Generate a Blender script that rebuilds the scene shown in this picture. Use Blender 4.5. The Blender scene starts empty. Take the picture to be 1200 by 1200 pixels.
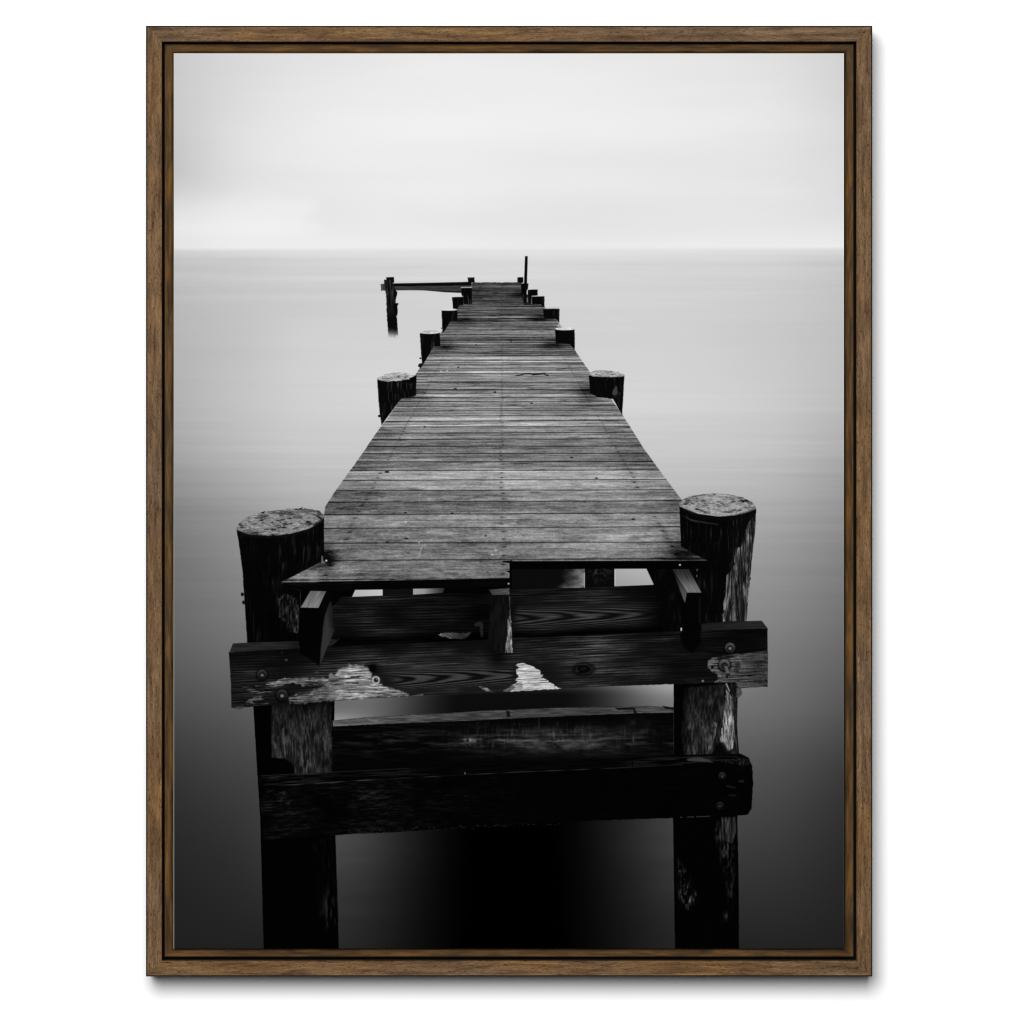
import bpy, bmesh, math
import numpy as np

# ---------------------------------------------------------------- scale
PX = 0.0007                      # metres per unit of the layout plan
ZC = 1.5                         # height of the camera axis on the wall
def WX(px): return (px - 600.0) * PX
def WZ(py): return ZC + (600.0 - py) * PX
FACE = 0.0                       # plane of the frame's front faces (y)
WALL_Y = 0.052                   # wall surface
CAM_D = 4.8
E0 = 1.35                        # light level on the print (albedo * E0 = tone)

scene = bpy.context.scene
col = scene.collection

# =====================================================================
#  THE PRINTED PICTURE  (drawn in code, value by value)
# =====================================================================
X0, X1, Y0, Y1 = 204.0, 989.0, 63.0, 1111.5
SS = 2.0
W = int((X1 - X0) * SS); H = int((Y1 - Y0) * SS)
xs = (X0 + (np.arange(W) + .5) / SS).astype(np.float32)
ys = (Y0 + (np.arange(H) + .5) / SS).astype(np.float32)
XX, YY = np.meshgrid(xs, ys)

_tabs = {}
def noise(u, v, seed=0):
    if seed not in _tabs:
        _tabs[seed] = np.random.RandomState(seed + 11).rand(256, 256).astype(np.float32)
    T = _tabs[seed]
    u = np.asarray(u, dtype=np.float32) + 1000.37; v = np.asarray(v, dtype=np.float32) + 1000.73
    u, v = np.broadcast_arrays(u, v)
    iu = np.floor(u).astype(np.int64); iv = np.floor(v).astype(np.int64)
    fu = u - iu; fv = v - iv
    fu = fu * fu * (3 - 2 * fu); fv = fv * fv * (3 - 2 * fv)
    a = T[iv & 255, iu & 255]; b = T[iv & 255, (iu + 1) & 255]
    c = T[(iv + 1) & 255, iu & 255]; d = T[(iv + 1) & 255, (iu + 1) & 255]
    return (a * (1 - fu) + b * fu) * (1 - fv) + (c * (1 - fu) + d * fu) * fv
def fbm(u, v, seed=0, octv=4, gain=.5):
    s = 0; a = 1; t = 0
    for k in range(octv):
        s = s + a * noise(u * (2.03 ** k), v * (2.03 ** k), seed + 7 * k); t += a; a *= gain
    return s / t            # 0..1, mean .5
def sst(a, b, x):
    t = np.clip((x - a) / (b - a), 0, 1); return t * t * (3 - 2 * t)
def bump(x, y, cx, cy, rx, ry, p=2.0):
    return np.exp(-(np.abs((x - cx) / rx) ** p + np.abs((y - cy) / ry) ** p))

def cubic_grid(rows, cols, table, x, y):
    """smooth interpolation of a coarse table of tones"""
    t = np.array(table, dtype=np.float64)
    def herm(p, v, q):
        p = np.array(p, float); v = np.asarray(v, float)
        d = np.zeros_like(v)
        d[1:-1] = (v[2:] - v[:-2]) / (p[2:] - p[:-2]).reshape([-1] + [1] * (v.ndim - 1))
        d[0] = (v[1] - v[0]) / (p[1] - p[0]); d[-1] = (v[-1] - v[-2]) / (p[-1] - p[-2])
        k = np.clip(np.searchsorted(p, q) - 1, 0, len(p) - 2)
        h = (p[k + 1] - p[k]); s = (q - p[k]) / h
        s = s.reshape([-1] + [1] * (v.ndim - 1)); h = h.reshape(s.shape)
        h00 = 2*s**3 - 3*s**2 + 1; h10 = s**3 - 2*s**2 + s; h01 = -2*s**3 + 3*s**2; h11 = s**3 - s**2
        return h00 * v[k] + h10 * h * d[k] + h01 * v[k + 1] + h11 * h * d[k + 1]
    a = herm(rows, t, np.asarray(y, float))          # (ny, ncols)
    b = herm(cols, a.T, np.asarray(x, float))        # (nx, ny)
    return b.T.astype(np.float32)

COLS = [204, 280, 360, 480, 600, 760, 900, 989]
sky = cubic_grid([63, 110, 150, 200, 228, 260, 288], COLS, [
 [.795,.85,.88,.905,.91,.905,.875,.825],
 [.785,.85,.895,.925,.93,.92,.90,.84],
 [.78,.87,.915,.94,.94,.93,.905,.855],
 [.77,.865,.905,.92,.92,.915,.90,.865],
 [.82,.88,.90,.915,.915,.91,.90,.87],
 [.875,.905,.905,.91,.905,.905,.90,.885],
 [.90,.92,.925,.925,.925,.93,.93,.925]], xs, ys)
# soft cloud veils
sky += (fbm(XX / 190, YY / 34, 3, 3) - .5) * .030
cl = sst(224, 240, YY + (fbm(XX / 60, YY / 30, 5, 3) - .5) * 14) * (1 - sst(262, 285, YY)) * (1 - sst(350, 380, XX + (noise(XX / 20, YY / 12, 6) - .5) * 16))
sky += .028 * cl
wrow = [291, 315, 350, 400, 470, 520, 560, 600, 650, 700, 760, 830, 900, 980, 1112]
water = cubic_grid(wrow, COLS, [
 [.80,.83,.85,.865,.87,.865,.85,.83],
 [.765,.80,.835,.85,.86,.85,.83,.785],
 [.735,.775,.805,.825,.83,.83,.81,.77],
 [.715,.765,.82,.83,.82,.83,.80,.76],
 [.70,.77,.82,.84,.82,.84,.805,.745],
 [.66,.735,.79,.80,.80,.80,.78,.705],
 [.59,.675,.74,.75,.75,.76,.73,.635],
 [.52,.60,.67,.69,.69,.70,.67,.585],
 [.465,.545,.60,.62,.62,.64,.61,.525],
 [.43,.50,.55,.57,.57,.59,.56,.48],
 [.385,.44,.48,.51,.51,.52,.495,.42],
 [.305,.35,.40,.42,.44,.46,.43,.345],
 [.22,.265,.29,.31,.33,.35,.325,.245],
 [.165,.20,.27,.27,.27,.275,.245,.185],
 [.125,.13,.125,.09,.09,.11,.14,.13]], xs, ys)
streak = (fbm(XX / 260, YY / 5.5, 21, 4, .6) - .5)
streak += .6 * (fbm(XX / 420, YY / 14, 24, 2) - .5)
water += streak * (.008 + .040 * bump(XX, YY, 0, 590, 9e9, 130) + .05 * bump(XX, YY, 0, 320, 9e9, 40)) * np.clip(water * 1.3, .2, 1)
hz = 291.3 + (XX - 600) * -.0012 + (noise(XX / 40, 0, 8) - .5) * .7
img = np.where(YY < hz, sky, water)
mixh = sst(-2.8, 3.6, YY - hz) * (.72 + .28 * sst(0, 14, YY - hz))
img = sky * (1 - mixh) + water * mixh
# dark reflection of the pier in the water below it
dk = sst(418, 545, XX) * (1 - sst(655, 800, XX)) * sst(790, 815, YY)
img *= (1 - dk * np.interp(YY, [800, 850, 960, 1000], [.88, .90, .96, 1.0]))
dk2 = np.clip(1 - sst(385, 560, XX) + sst(640, 825, XX), 0, 1)
low = sst(930, 960, YY) * (XX > 385) * (XX < 795)
img = img * (1 - low) + low * dk2 * (.02 + np.interp(YY, [950, 990, 1030, 1112], [.26, .26, .205, .135]) * (.93 + .14 * fbm(XX / 90, YY / 14, 401, 3)))
wedge = sst(812, 818, YY) * (1 - sst(850, 870, YY))
img += .20 * bump(XX, YY, 392, 846, 42, 11) * wedge + .16 * bump(XX, YY, 792, 802, 60, 14)
img = np.clip(img, 0, 1).astype(np.float32)

def region(pts, pad=3):
    p = np.array(pts, float)
    a = max(0, int((p[:, 0].min() - pad - X0) * SS)); b = min(W, int((p[:, 0].max() + pad - X0) * SS) + 1)
    c = max(0, int((p[:, 1].min() - pad - Y0) * SS)); d = min(H, int((p[:, 1].max() + pad - Y0) * SS) + 1)
    return slice(c, d), slice(a, b)
def mask(pts, x, y, soft=.55):
    n = len(pts); best = np.full(x.shape, 1e9, np.float32); inside = np.zeros(x.shape, bool)
    for i in range(n):
        ax, ay = pts[i]; bx, by = pts[(i + 1) % n]
        ex, ey = bx - ax, by - ay; L = ex * ex + ey * ey + 1e-9
        t = np.clip(((x - ax) * ex + (y - ay) * ey) / L, 0, 1)
        dd = (x - ax - t * ex) ** 2 + (y - ay - t * ey) ** 2
        best = np.minimum(best, dd)
        if ay != by:
            cr = ((ay > y) != (by > y)) & (x < (bx - ax) * (y - ay) / (by - ay) + ax)
            inside ^= cr
    sd = np.sqrt(best) * np.where(inside, -1, 1)
    return np.clip(.5 - sd / (2 * soft), 0, 1), -sd
def poly(pts, tone, alpha=1.0, soft=.5, wob=0, wsc=3, seed=50, pad=None):
    """tone: number or function(x, y, depth_inside)"""
    s = region(pts, pad if pad is not None else 3 + wob + soft)
    x = XX[s]; y = YY[s]; x2, y2 = x, y
    if wob:
        x2 = x + (fbm(x / wsc, y / wsc, seed, 3) - .5) * 2 * wob
        y2 = y + (fbm(x / wsc, y / wsc, seed + 3, 3) - .5) * 2 * wob
    m, dep = mask(pts, x2, y2, soft)
    if callable(tone): tone = tone(x, y, dep)
    if callable(alpha): alpha = alpha(x, y, dep)
    m = m * alpha
    img[s] = np.clip(img[s] * (1 - m) + tone * m, 0, 1)
def ell(cx, cy, rx, ry, n=40, rot=0):
    out = []
    for k in range(n):
        a = 2 * math.pi * k / n; dx = math.cos(a) * rx; dy = math.sin(a) * ry
        out.append((cx + dx * math.cos(rot) - dy * math.sin(rot), cy + dx * math.sin(rot) + dy * math.cos(rot)))
    return out
def smooth_closed(pts, n=6):
    P = np.array(pts, float); N = len(P); out = []
    for i in range(N):
        p0, p1, p2, p3 = P[i - 1], P[i], P[(i + 1) % N], P[(i + 2) % N]
        for k in range(n):
            t = k / n
            out.append(tuple(.5 * ((2 * p1) + (-p0 + p2) * t + (2*p0 - 5*p1 + 4*p2 - p3) * t*t + (-p0 + 3*p1 - 3*p2 + p3) * t**3)))
    return out

# ------------------------------------------------------- materials (print)
def bark(base=.02, amp=.16, thr=.55, sx=2.2, sy=22, seed=60, fade=None):
    def f(x, y, dep):
        n = fbm(x / sx, y / sy, seed, 4, .6)
        m = fbm(x / 14, y / 26, seed + 31, 3)
        t = base + amp * np.clip(n - thr, 0, 1) * 4 * np.clip(m * 2.2 - .7, 0, 1.3) + .012 * (noise(x * 1.3, y * 1.1, seed + 2))
        if fade is not None: t = t * fade(x, y)
        return t
    return f
def weathered(lo=.12, hi=.42, sx=1.8, sy=18, seed=70, gam=1.0):
    def f(x, y, dep):
        n = fbm(x / sx, y / sy, seed, 4, .62)
        m = fbm(x / 9, y / 16, seed + 9, 3)
        t = np.clip((n - .3) / .4, 0, 1) ** gam * np.clip(.35 + m * 1.2, 0, 1.25)
        return lo + (hi - lo) * t
    return f
def grainh(base=.03, amp=.06, period=3.4, seed=80, slope=-.045, fade=None):
    """horizontal saw-grain of a dark timber"""
    def f(x, y, dep):
        yy = y - slope * x
        w = (fbm(x / 90, yy / 12, seed, 3) - .5) * 5
        g = .5 + .5 * np.sin((yy + w) * 2 * math.pi / period)
        n = fbm(x / 34, yy / 1.3, seed + 4, 4, .65)
        m = fbm(x / 60, yy / 22, seed + 13, 3)
        t = base + amp * (g * .45 + np.clip(n - .42, 0, 1) * 2.2) * np.clip(m * 2.4 - .6, .08, 1.5)
        if fade is not None: t = t * fade(x, y)
        return t
    return f
def cut_top(tone=.60, seed=90, cx=0, cy=0, rx=50, ry=15):
    def f(x, y, dep):
        r = np.sqrt(((x - cx) / rx) ** 2 + ((y - cy) / ry) ** 2)
        n = fbm(x / 7, y / 2.1, seed, 4, .6)
        n2 = fbm(x / 2.6, y / 1.1, seed + 5, 3, .6)
        th = np.arctan2((y - cy) / ry, (x - cx) / rx)
        ring = fbm(r * 9, th * 1.6, seed + 8, 3)
        t = tone + (n - .5) * .34 + (n2 - .5) * .26
        crack = np.clip(ring - .60, 0, 1) * 2.4 + np.clip(.38 - n, 0, 1) * 2.2
        t = t - crack * .62 + (fbm(x / 1.5, y / .8, seed + 12, 2, .8) - .5) * .22
        t = t - .22 * np.clip((r - .86) * 6, 0, 1) * (noise(th * 9, r * 3, seed + 3))
        return np.clip(t, .08, .92)
    return f

# =========================================================== far end items
# dolphin pile on the left and the beam to it
poly([(446,333.2),(453,332.2),(453,340.5),(446.5,340.8)], lambda x,y,d:.27+.1*(noise(x/2,y/2,4)-.5), wob=.6, wsc=2)
poly([(452.6,325.0),(461.6,324.6),(461.8,331),(459,332),(459,329),(453,328)], .05, wob=.3, wsc=2)
poly([(459,332.2),(500,331.5),(541,330.6),(552.5,330.2),(553,337),(541,342.8),(520,341.8),(500,340.4),(480,340.1),(459,340.4)],
     lambda x,y,d: np.where(y < 335.6 - (x-460)*.012, .045, .22 + .10*(fbm(x/8,y/1.3,6,3)-.5)) )
poly([(496,340.0),(541,341.6),(541,343.2),(520,342.3)], .06)
poly([(450.2,328),(459,327.4),(460,331),(464,341),(465.2,343),(464.5,347),(463.6,352),(463.8,360),(465,372),(466,384),(466.8,396),(455.4,396),(454,380),(452.6,350),(451.6,340),(450.2,334)],
     lambda x,y,d: .035+.20*np.clip(fbm((x-(y-330)*.05)/2.0,y/11,61,3)-.36,0,1)*2.6*np.clip(1-(y-328)/52,0.1,1)*(1-sst(461,464,x)),
     alpha=lambda x,y,d: 1-sst(383,398.5,y+ (noise(x/5,0,3)-.5)*2), wob=.5, wsc=2.4)
poly(smooth_closed([(462,341),(464.8,341.5),(465.4,344.5),(463.5,349),(461,348)]), .03)
poly(smooth_closed([(462,356),(466.8,355.4),(465.6,359),(466,365),(465.2,370),(462.5,367),(461,361)]), .03, wob=.4, wsc=2)
poly([(449,396.2),(455,393),(463,393.4),(467,396),(463,398),(455,398)], .80, alpha=.35, soft=2.4)
poly([(464.2,393.2),(465.6,393.2),(465.6,395),(464.2,395)], .97, alpha=.8)

# ------------------------------------------------------------------- deck
LEFT = [(554,331),(547,343),(541,356),(537,357.5),(529,370),(518,387.5),(505.5,409),(492,431),(470,466),(455,489),(442.5,505),(430,523.6),(416.8,542.5),(404,560),(392.5,576),(381,594),(378,620),(377,656),(352,671),(329,682.3)]
RIGHT = [(829.5,656.5),(800,640),(799,586),(772,550),(754,525),(729,485.5),(710,459),(692,437),(673,409.5),(656,380),(651,373),(636,357.3),(614,356),(611,331)]
DECK = LEFT + [(365,682),(400,681),(430,680.3),(470,680),(520,678.9),(560,678),(592,677.6),(597,677),(595.5,671),(598,668),(596,664),(598.5,660),(594,658.6),(592,657.6),(640,657.2),(720,656.9)] + RIGHT
BK, BA = .000157, .002584
rs = np.random.RandomState(5)
btone = np.clip(rs.normal(0, 1, 400), -2, 2); btone2 = rs.rand(400); bline = rs.rand(400)
btone[19:21] = (-1.6, -1.3)
def board_index(x, y):
    tilt = (-.0045 + (noise(x * 0, y / 37, 12) - .5) * .011) * np.clip((y - 291) / 320, 0, 1.2)
    yy = y - tilt * (x - 590)
    # last board keeps a stronger slope on its left half
    q = 1.0 / np.maximum(yy - 291.0, 6) 
    return (q - BA) / BK, yy
def deck_tone(x, y, dep):
    f, yy = board_index(x, y)
    idx = np.floor(f).astype(int); fr = f - idx; k = (idx + 10) % 400
    hpx = (yy - 291.0) ** 2 * BK                     # height of one board here
    u = (x - 588) / (y - 291)
    near = np.clip((hpx - 1.0) / 5.0, 0, 1)
    mean = np.interp(y, [331, 345, 357, 372, 390, 408, 418, 440, 470, 500, 540, 580, 620, 650, 680], [.40,.34,.39,.42,.43,.42,.48,.52,.55,.54,.54,.53,.505,.485,.475])
    t = mean + btone[k] * np.interp(hpx, [0, 2, 6, 20], [.035, .085, .07, .034])
    v = fr * 1.0 + idx * 3.71
    # long grain streaks
    g1 = fbm(u * 7 + btone2[k] * 40, v * 5, 100, 3, .6) - .5
    g2 = fbm(u * 34 + btone2[k] * 90, v * 17, 104, 4, .65) - .5
    g3 = fbm(x / 2.6, yy / .75, 108, 3, .7) - .5
    g4 = fbm(x / 36, yy / 1.15, 112, 3, .6) - .5
    t = t + g1 * .26 + g2 * (.16 * near) + g3 * (.15) + g4 * (.34 - .20 * near)
    t = t + (fbm(u * 3.2, f * .55, 115, 3) - .5) * .16
    t = t + (fbm(x / 160, yy / 1.9, 131, 3, .7) - .5) * np.interp(hpx, [0, 3, 9, 20], [.42, .42, .24, .10])
    t = t + (fbm(x / 1.5, yy / .7, 133, 2, .8) - .5) * .10 * near
    t = t + ((fbm(x / 13, yy / 3.6, 137, 4, .62) - .5) * .20 + (fbm(x / 3.4, yy / 1.6, 139, 3, .7) - .5) * .16) * np.clip((hpx - 4) / 12, 0, 1)
    # knots and dark streaks
    kn = np.clip(fbm(u * 9 + btone2[k] * 50, v * 2.6, 117, 3) - .66, 0, 1)
    t = t - kn * .75
    # pale worn lower lip and joints between boards
    d_top = (1 - fr) * hpx; d_bot = fr * hpx         # fr grows upwards
    lw = np.interp(hpx, [1, 4, 20], [.45, .66, 1.0])
    st = np.interp(hpx, [.5, 2, 6, 20], [.30, .52, .88, .95]) * (.66 + .34 * bline[k]) 
    wobl = (noise(x / 11, idx * 1.7, 119) - .5) * .9
    line = np.clip(1 - np.abs(d_bot - .2 + wobl * .35) / lw, 0, 1) + np.clip(1 - np.abs(d_top + .2 - wobl*.35) / lw, 0, 1)
    t = t + .07 * np.exp(-((d_bot - 2.6) / 1.6) ** 2) * near * (noise(x / 22, idx * 2.3, 121) * 1.6 - .2)
    t = t * (1 - st * np.clip(line, 0, 1))
    # an extra crack or saw line within some boards
    c = np.abs(fr - (.35 + .3 * btone2[k]) - (noise(x / 50, idx * 3.1, 123) - .5) * .12) * hpx
    t = t * (1 - .42 * np.clip(1 - c / .6, 0, 1) * (bline[(k * 7) % 400] > .45) * np.clip(noise(x / 45, idx * 5.3, 125) * 2.6 - .9, 0, 1))
    # nails: three lines of dark dots
    for un, seed in ((-.537, 1), (None, 2), (.571, 3)):
        xn = 588 + (un * (y - 291) if un is not None else (noise(0 * x, idx * 1.3, 127) - .5) * 3.5)
        xn = xn + (btone2[(k + seed * 31) % 400] - .5) * np.clip(hpx * .28, .3, 4)
        for fv in (.24, .74):
            r = ((x - xn) / np.clip(hpx * .16, .8, 2.6)) ** 2 + ((fr - fv) * hpx / np.clip(hpx * .05, .42, .85)) ** 2
            t = t * (1 - np.interp(hpx, [1, 3, 6, 10], [.04, .14, .45, .70]) * np.exp(-r * .9) * (btone2[(k * 3 + seed) % 400] > .2) * (.55 + .6 * bline[(k * 5 + seed) % 400]))
        t = t * (1 - .06 * (.3 + noise(yy / 9, seed, 135)) * np.exp(-((x - xn) / np.clip(hpx * .3, 1.2, 4)) ** 2))
    # pale boards mid way and bare patches
    t = t + .24 * np.exp(-((yy - 419.6) / 1.1) ** 2) + .20 * np.exp(-((yy - 423.4) / 1.0) ** 2)
    t = t - .14 * np.exp(-((yy - 413) / 3.2) ** 2)
    t = t + .10 * np.exp(-((yy - 452.5) / 1.5) ** 2) + .10 * np.exp(-((yy - 444.5) / 1.3) ** 2) - .13 * np.exp(-((yy - 457.5) / 1.8) ** 2)
    t = t + .12 * np.exp(-((yy - 490.5) / 1.6) ** 2) + .12 * np.exp(-((yy - 538.5) / 1.7) ** 2) * sst(600, 470, x) + .06 * np.exp(-((yy - 499) / 2.2) ** 2)
    t = t + .15 * bump(x, y, 742, 629, 36, 5) + .08 * bump(x, y, 700, 640, 40, 6)
    # darker outer boards ends and shade round the piles
    edge = np.interp(y, [357, 500, 680], [0, .05, .07])
    t = t - edge * (sst(.45, .68, np.abs(u))) * 1.2
    for cx, cy, rx, ry, a in ((690,460,16,10,.30),(470,464,26,8,.30),(648,403,14,5,.28),(520,406,14,5,.2),(632,373,14,4,.25),(540,375,16,4,.22),(520,360,14,5,.25),(800,650,22,18,.30),(383,655,11,13,.38),(560,335,30,10,.04),(608,346,10,3,.22),(365,676,36,7,-.02)):
        t = t - a * bump(x, y, cx, cy, rx, ry)
    return np.clip(t, .05, .93)
poly(DECK, deck_tone, soft=.5, wob=.35, wsc=2.2)
# deck furniture: twig, holes, droppings
def dot(cx, cy, rx, ry, tone, a=1.0, soft=.5): poly(ell(cx, cy, rx, ry, 14), tone, alpha=a, soft=soft)
for q in ([(603.5,440.2),(611,438.6),(612,439.6),(604,441)],[(611,438.8),(616,437.2),(623,437.6),(623,438.6),(616,438),(611,440)],
          [(622.5,438.2),(638,437.6),(639,437),(639,438.6),(624,439.8)],[(638,438.6),(643,439.4),(642.5,440.8),(638.5,439.6)]):
    poly(q, .06, soft=.45)
for cx, cy, rx, ry in ((598.8,399.8,1.2,.9),(636,396,1,.8),(580,459.6,1.4,1.1),(453.5,553,2.8,1.3),(497.8,500.2,1.5,.9),(533.5,455.6,2.2,.8),(537,430.3,1.2,.7),(475,600.8,1.8,.8),(454,635.3,2.6,.8),(670,536.2,2,.8),(699,560.4,1.6,.9),(597.4,368.4,.8,.6),(558,404,1,.6),(742,608.4,2.4,1),(623,472.5,1.6,.7),(569,628,1.2,.9),(476,631,2.6,.9),(530,601.6,1.6,.8)):
    dot(cx, cy, rx, ry, .07, .85)
for cx, cy, rx, ry in ((517,435,1.6,.8),(524,434.7,1.5,.8),(475,611.6,1.2,1.3),(581,645,1.6,.9),(577,650,1.5,.9),(602,613,3,.6),(491,636,.9,.9)):
    dot(cx, cy, rx, ry, .82, .75)
poly([(494,640),(495.4,640),(491,653),(489.6,653)], .72, alpha=.5, soft=.9)
poly([(491.5,560),(492.6,560),(492,572),(491,572)], .72, alpha=.35, soft=.9)
poly([(491.5,578),(492.6,578),(492,590),(491,590)], .72, alpha=.35, soft=.9)
# broken end: splinters and dark notch
for q in ([(588,657.3),(600,657),(600,660.5),(596,659.6),(590,658.8)],[(598,659),(604,662),(602,665),(597,664)],[(593,669.4),(601,668),(602,675),(597.4,677.5),(598,672)]):
    poly(q, .03, wob=.8, wsc=1.6)
# worn pale strip along the front edge
poly([(331,681),(430,679.3),(520,678),(594,676.2),(594,677.2),(520,679),(430,680.6),(331,682.6)], .66, alpha=lambda x,y,d:.55*np.clip(noise(x/6,0,31)*2-.6,0,1))
# --- rear piles rising beside the deck
def pile(body, top=None, seed=60, base=.025, amp=.14, ttone=.72, wob=.35):
    poly(body, bark(base, amp, .52, 1.7, 14, seed), wob=wob, wsc=2.4)
    if top: poly(ell(*top), cut_top(ttone, seed + 3, top[0], top[1], top[2], top[3]), wob=.6, wsc=2.2)
pile([(548,326),(556,325.6),(556.2,331),(549,331.4)], seed=200)
poly([(548,325.2),(556,325),(556,326),(548,326.2)], .12)
pile([(606.5,325),(613.2,325),(613.2,331.3),(606.6,331.3)], seed=201)
pile([(540.5,337.4),(553,337.2),(553,356),(544,356.6),(541,345)], seed=202, amp=.3)
poly([(540.2,336.2),(553,336),(553,337.3),(540.2,337.5)], .75, alpha=.85)
pile([(529.6,348),(543,347.8),(543,357.3),(538,358),(536,362),(531,362)], seed=203)
poly([(529.4,346.8),(542.8,346.6),(542.8,348),(529.4,348.2)], .85, alpha=.6)
pile([(610.3,332.2),(619,332),(618.6,338),(614,345.6),(608,345.4),(611,343)], seed=204)
pile([(618.4,339.6),(630,339.2),(630.2,346),(623,347.4),(622.6,355.4),(619,355)], seed=205)
pile([(623,347.4),(638,347),(638,360.6),(634,357),(623,356.4)], seed=206)
poly([(623,346.4),(637.6,346),(637.8,347.2),(623,347.6)], .82, alpha=.6)
pile([(517.7,364),(536,363.4),(536,375.4),(528,376.6),(519,390.5),(518,380)], seed=207)
poly(ell(527,363,9,1.1), .88, alpha=.85)
pile([(636.4,361.8),(655.6,361.8),(655.4,378),(650.5,373.2),(637.2,372.8)], seed=208)
poly([(637,360.6),(655,360.2),(655.6,361.6),(637,362)], .7, alpha=.7)
pile([(492,390.5),(515.2,390),(516.2,405.2),(508,406.3),(494.8,429),(493.6,415)], seed=209)
poly(ell(503.6,389.3,11.4,2.1), lambda x,y,d:.80+.2*(noise(x/3,y,5)-.5))
poly([(496,388.4),(505,387.4),(513,388.2),(512,388.8),(505,388.1),(497,389)], .45, alpha=.6)
pile([(650.4,386.4),(673.4,386.4),(673.4,410.5),(668,403.3),(651.4,402.6)], seed=210)
poly(ell(662,385.4,11.4,1.7), lambda x,y,d:.84+.2*(noise(x/3,y,5)-.5))
poly([(652,382),(656,378),(660,384),(655,384)], .75, alpha=.6, wob=.5)
pile([(442.2,444.8),(488,440),(487.4,463.6),(479,466),(470.5,466.4),(447.2,498),(445,485),(443.4,465)], seed=211, amp=.2)
poly(smooth_closed([(442,443.6),(448,440.4),(458,437.4),(470,436.6),(481,438.4),(486.5,441),(484,443),(470,446),(456,447),(446,446.2)]), cut_top(.68, 92, 464, 441.6, 23, 5.5), wob=.9, wsc=2.5)
poly([(480,443.2),(487.8,440),(488,447),(480,450)], .03)
pile([(690,440),(731.6,440.8),(730.6,460),(729,486.5),(718.6,467.6),(700,465),(691.4,461)], seed=212, amp=.1)
poly(smooth_closed([(690.4,438.2),(696,434.8),(708,433.8),(722,435.6),(731.6,439.6),(728,441.6),(712,441.8),(696,441.2)]), cut_top(.66, 94, 711, 438, 21, 4.4), wob=.7, wsc=2.5)
poly(smooth_closed([(722,452),(724,460),(722,463),(718,462),(718,458)]), .32, alpha=.7, wob=.6, soft=.8)
poly([(724,459),(727,460),(726.5,478),(724,474)], weathered(.05,.3,1.4,10,72), alpha=.7)
# small knobs on the left piles
for cx, cy, r in ((444.5,487.5,1.5),(492.6,419.8,1),(491.8,428.5,1.8),(517.6,384.6,.7),(442.8,501,.1)):
    dot(cx, cy, r, r, .04)
poly([(491.2,426),(494.8,425.6),(494.4,430),(492,431.6)], .07)
poly([(611,345),(619,345),(623,356.6),(636,357.6),(614,357.4)], .07, alpha=.9)
poly([(617.2,349),(618.6,349),(618.8,354),(617.4,354)], .62, alpha=.6)
# slanting pole
poly([(615.3,300.4),(618.4,300.4),(617.6,330),(616.8,355.3),(614.0,355.3),(614.2,330)], .03, soft=.45)
poly([(615.2,300),(618.4,300),(618.3,301.2),(615.2,301.2)], .3, alpha=.5)

# ============================================================ near end
BLK = .012
# black mass below deck: edge of the deck boards + beam B
poly([(329,682.3),(430,680.6),(520,679),(597,677.4),(597,657.6),(829.5,656.8),(824,663),(826,690),(826,742),(383,760),(352,712),(352,692),(335,686)], BLK)
poly([(333,684),(430,681.6),(594,678.4),(596,686),(520,689),(430,691),(368,691.5)], grainh(.012, .06, 3, 140, -.03), soft=.5)
# windows to the water just under the deck
poly([(416.2,691.2),(448.6,690.8),(448.6,698.0),(412.4,699.6)], lambda x,y,d:.70+.08*(x-414)/34, soft=.45)
poly([(448.6,690.8),(484,689.8),(484,697.4),(448.6,698)], grainh(.03,.05,3,141,-.02))
poly([(484,689.9),(521,689.2),(519,694.8),(484,697)], lambda x,y,d: np.interp(x,[484,497,508,516,521],[.62,.58,.36,.22,.16])+0*y, soft=.45)
poly([(600,667),(685.3,666.6),(685.3,688.6),(640,689.6),(600,691)], lambda x,y,d: .045+.45*sst(662,688,x+(y-666)*.55+(fbm(x/8,y/5,33,3)-.5)*14)*np.clip(.35+fbm(x/8,y/4,34,3),0,1.1), soft=.45)
poly([(684.2,672),(685.6,670),(685.6,688.6),(684.4,688.8)], .75, alpha=.7)
poly([(685.6,666.6),(720,666.5),(720,687.4),(685.6,688.4)], lambda x,y,d: .03+.22*np.clip(fbm((x-703)/3.5,(y-660)/2.8,36,4,.65)-.42,0,1)*2.2*bump(x,y,703,670,14,11), soft=.45)
poly([(720,666.5),(757.6,666.4),(766.4,685.4),(720,687.3)], lambda x,y,d:.68-.06*(y-666)/20+.05*(x-720)/46, soft=.45)
poly([(720.2,668),(721.2,668),(721.2,686),(720.2,686)], .9, alpha=.6)
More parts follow.
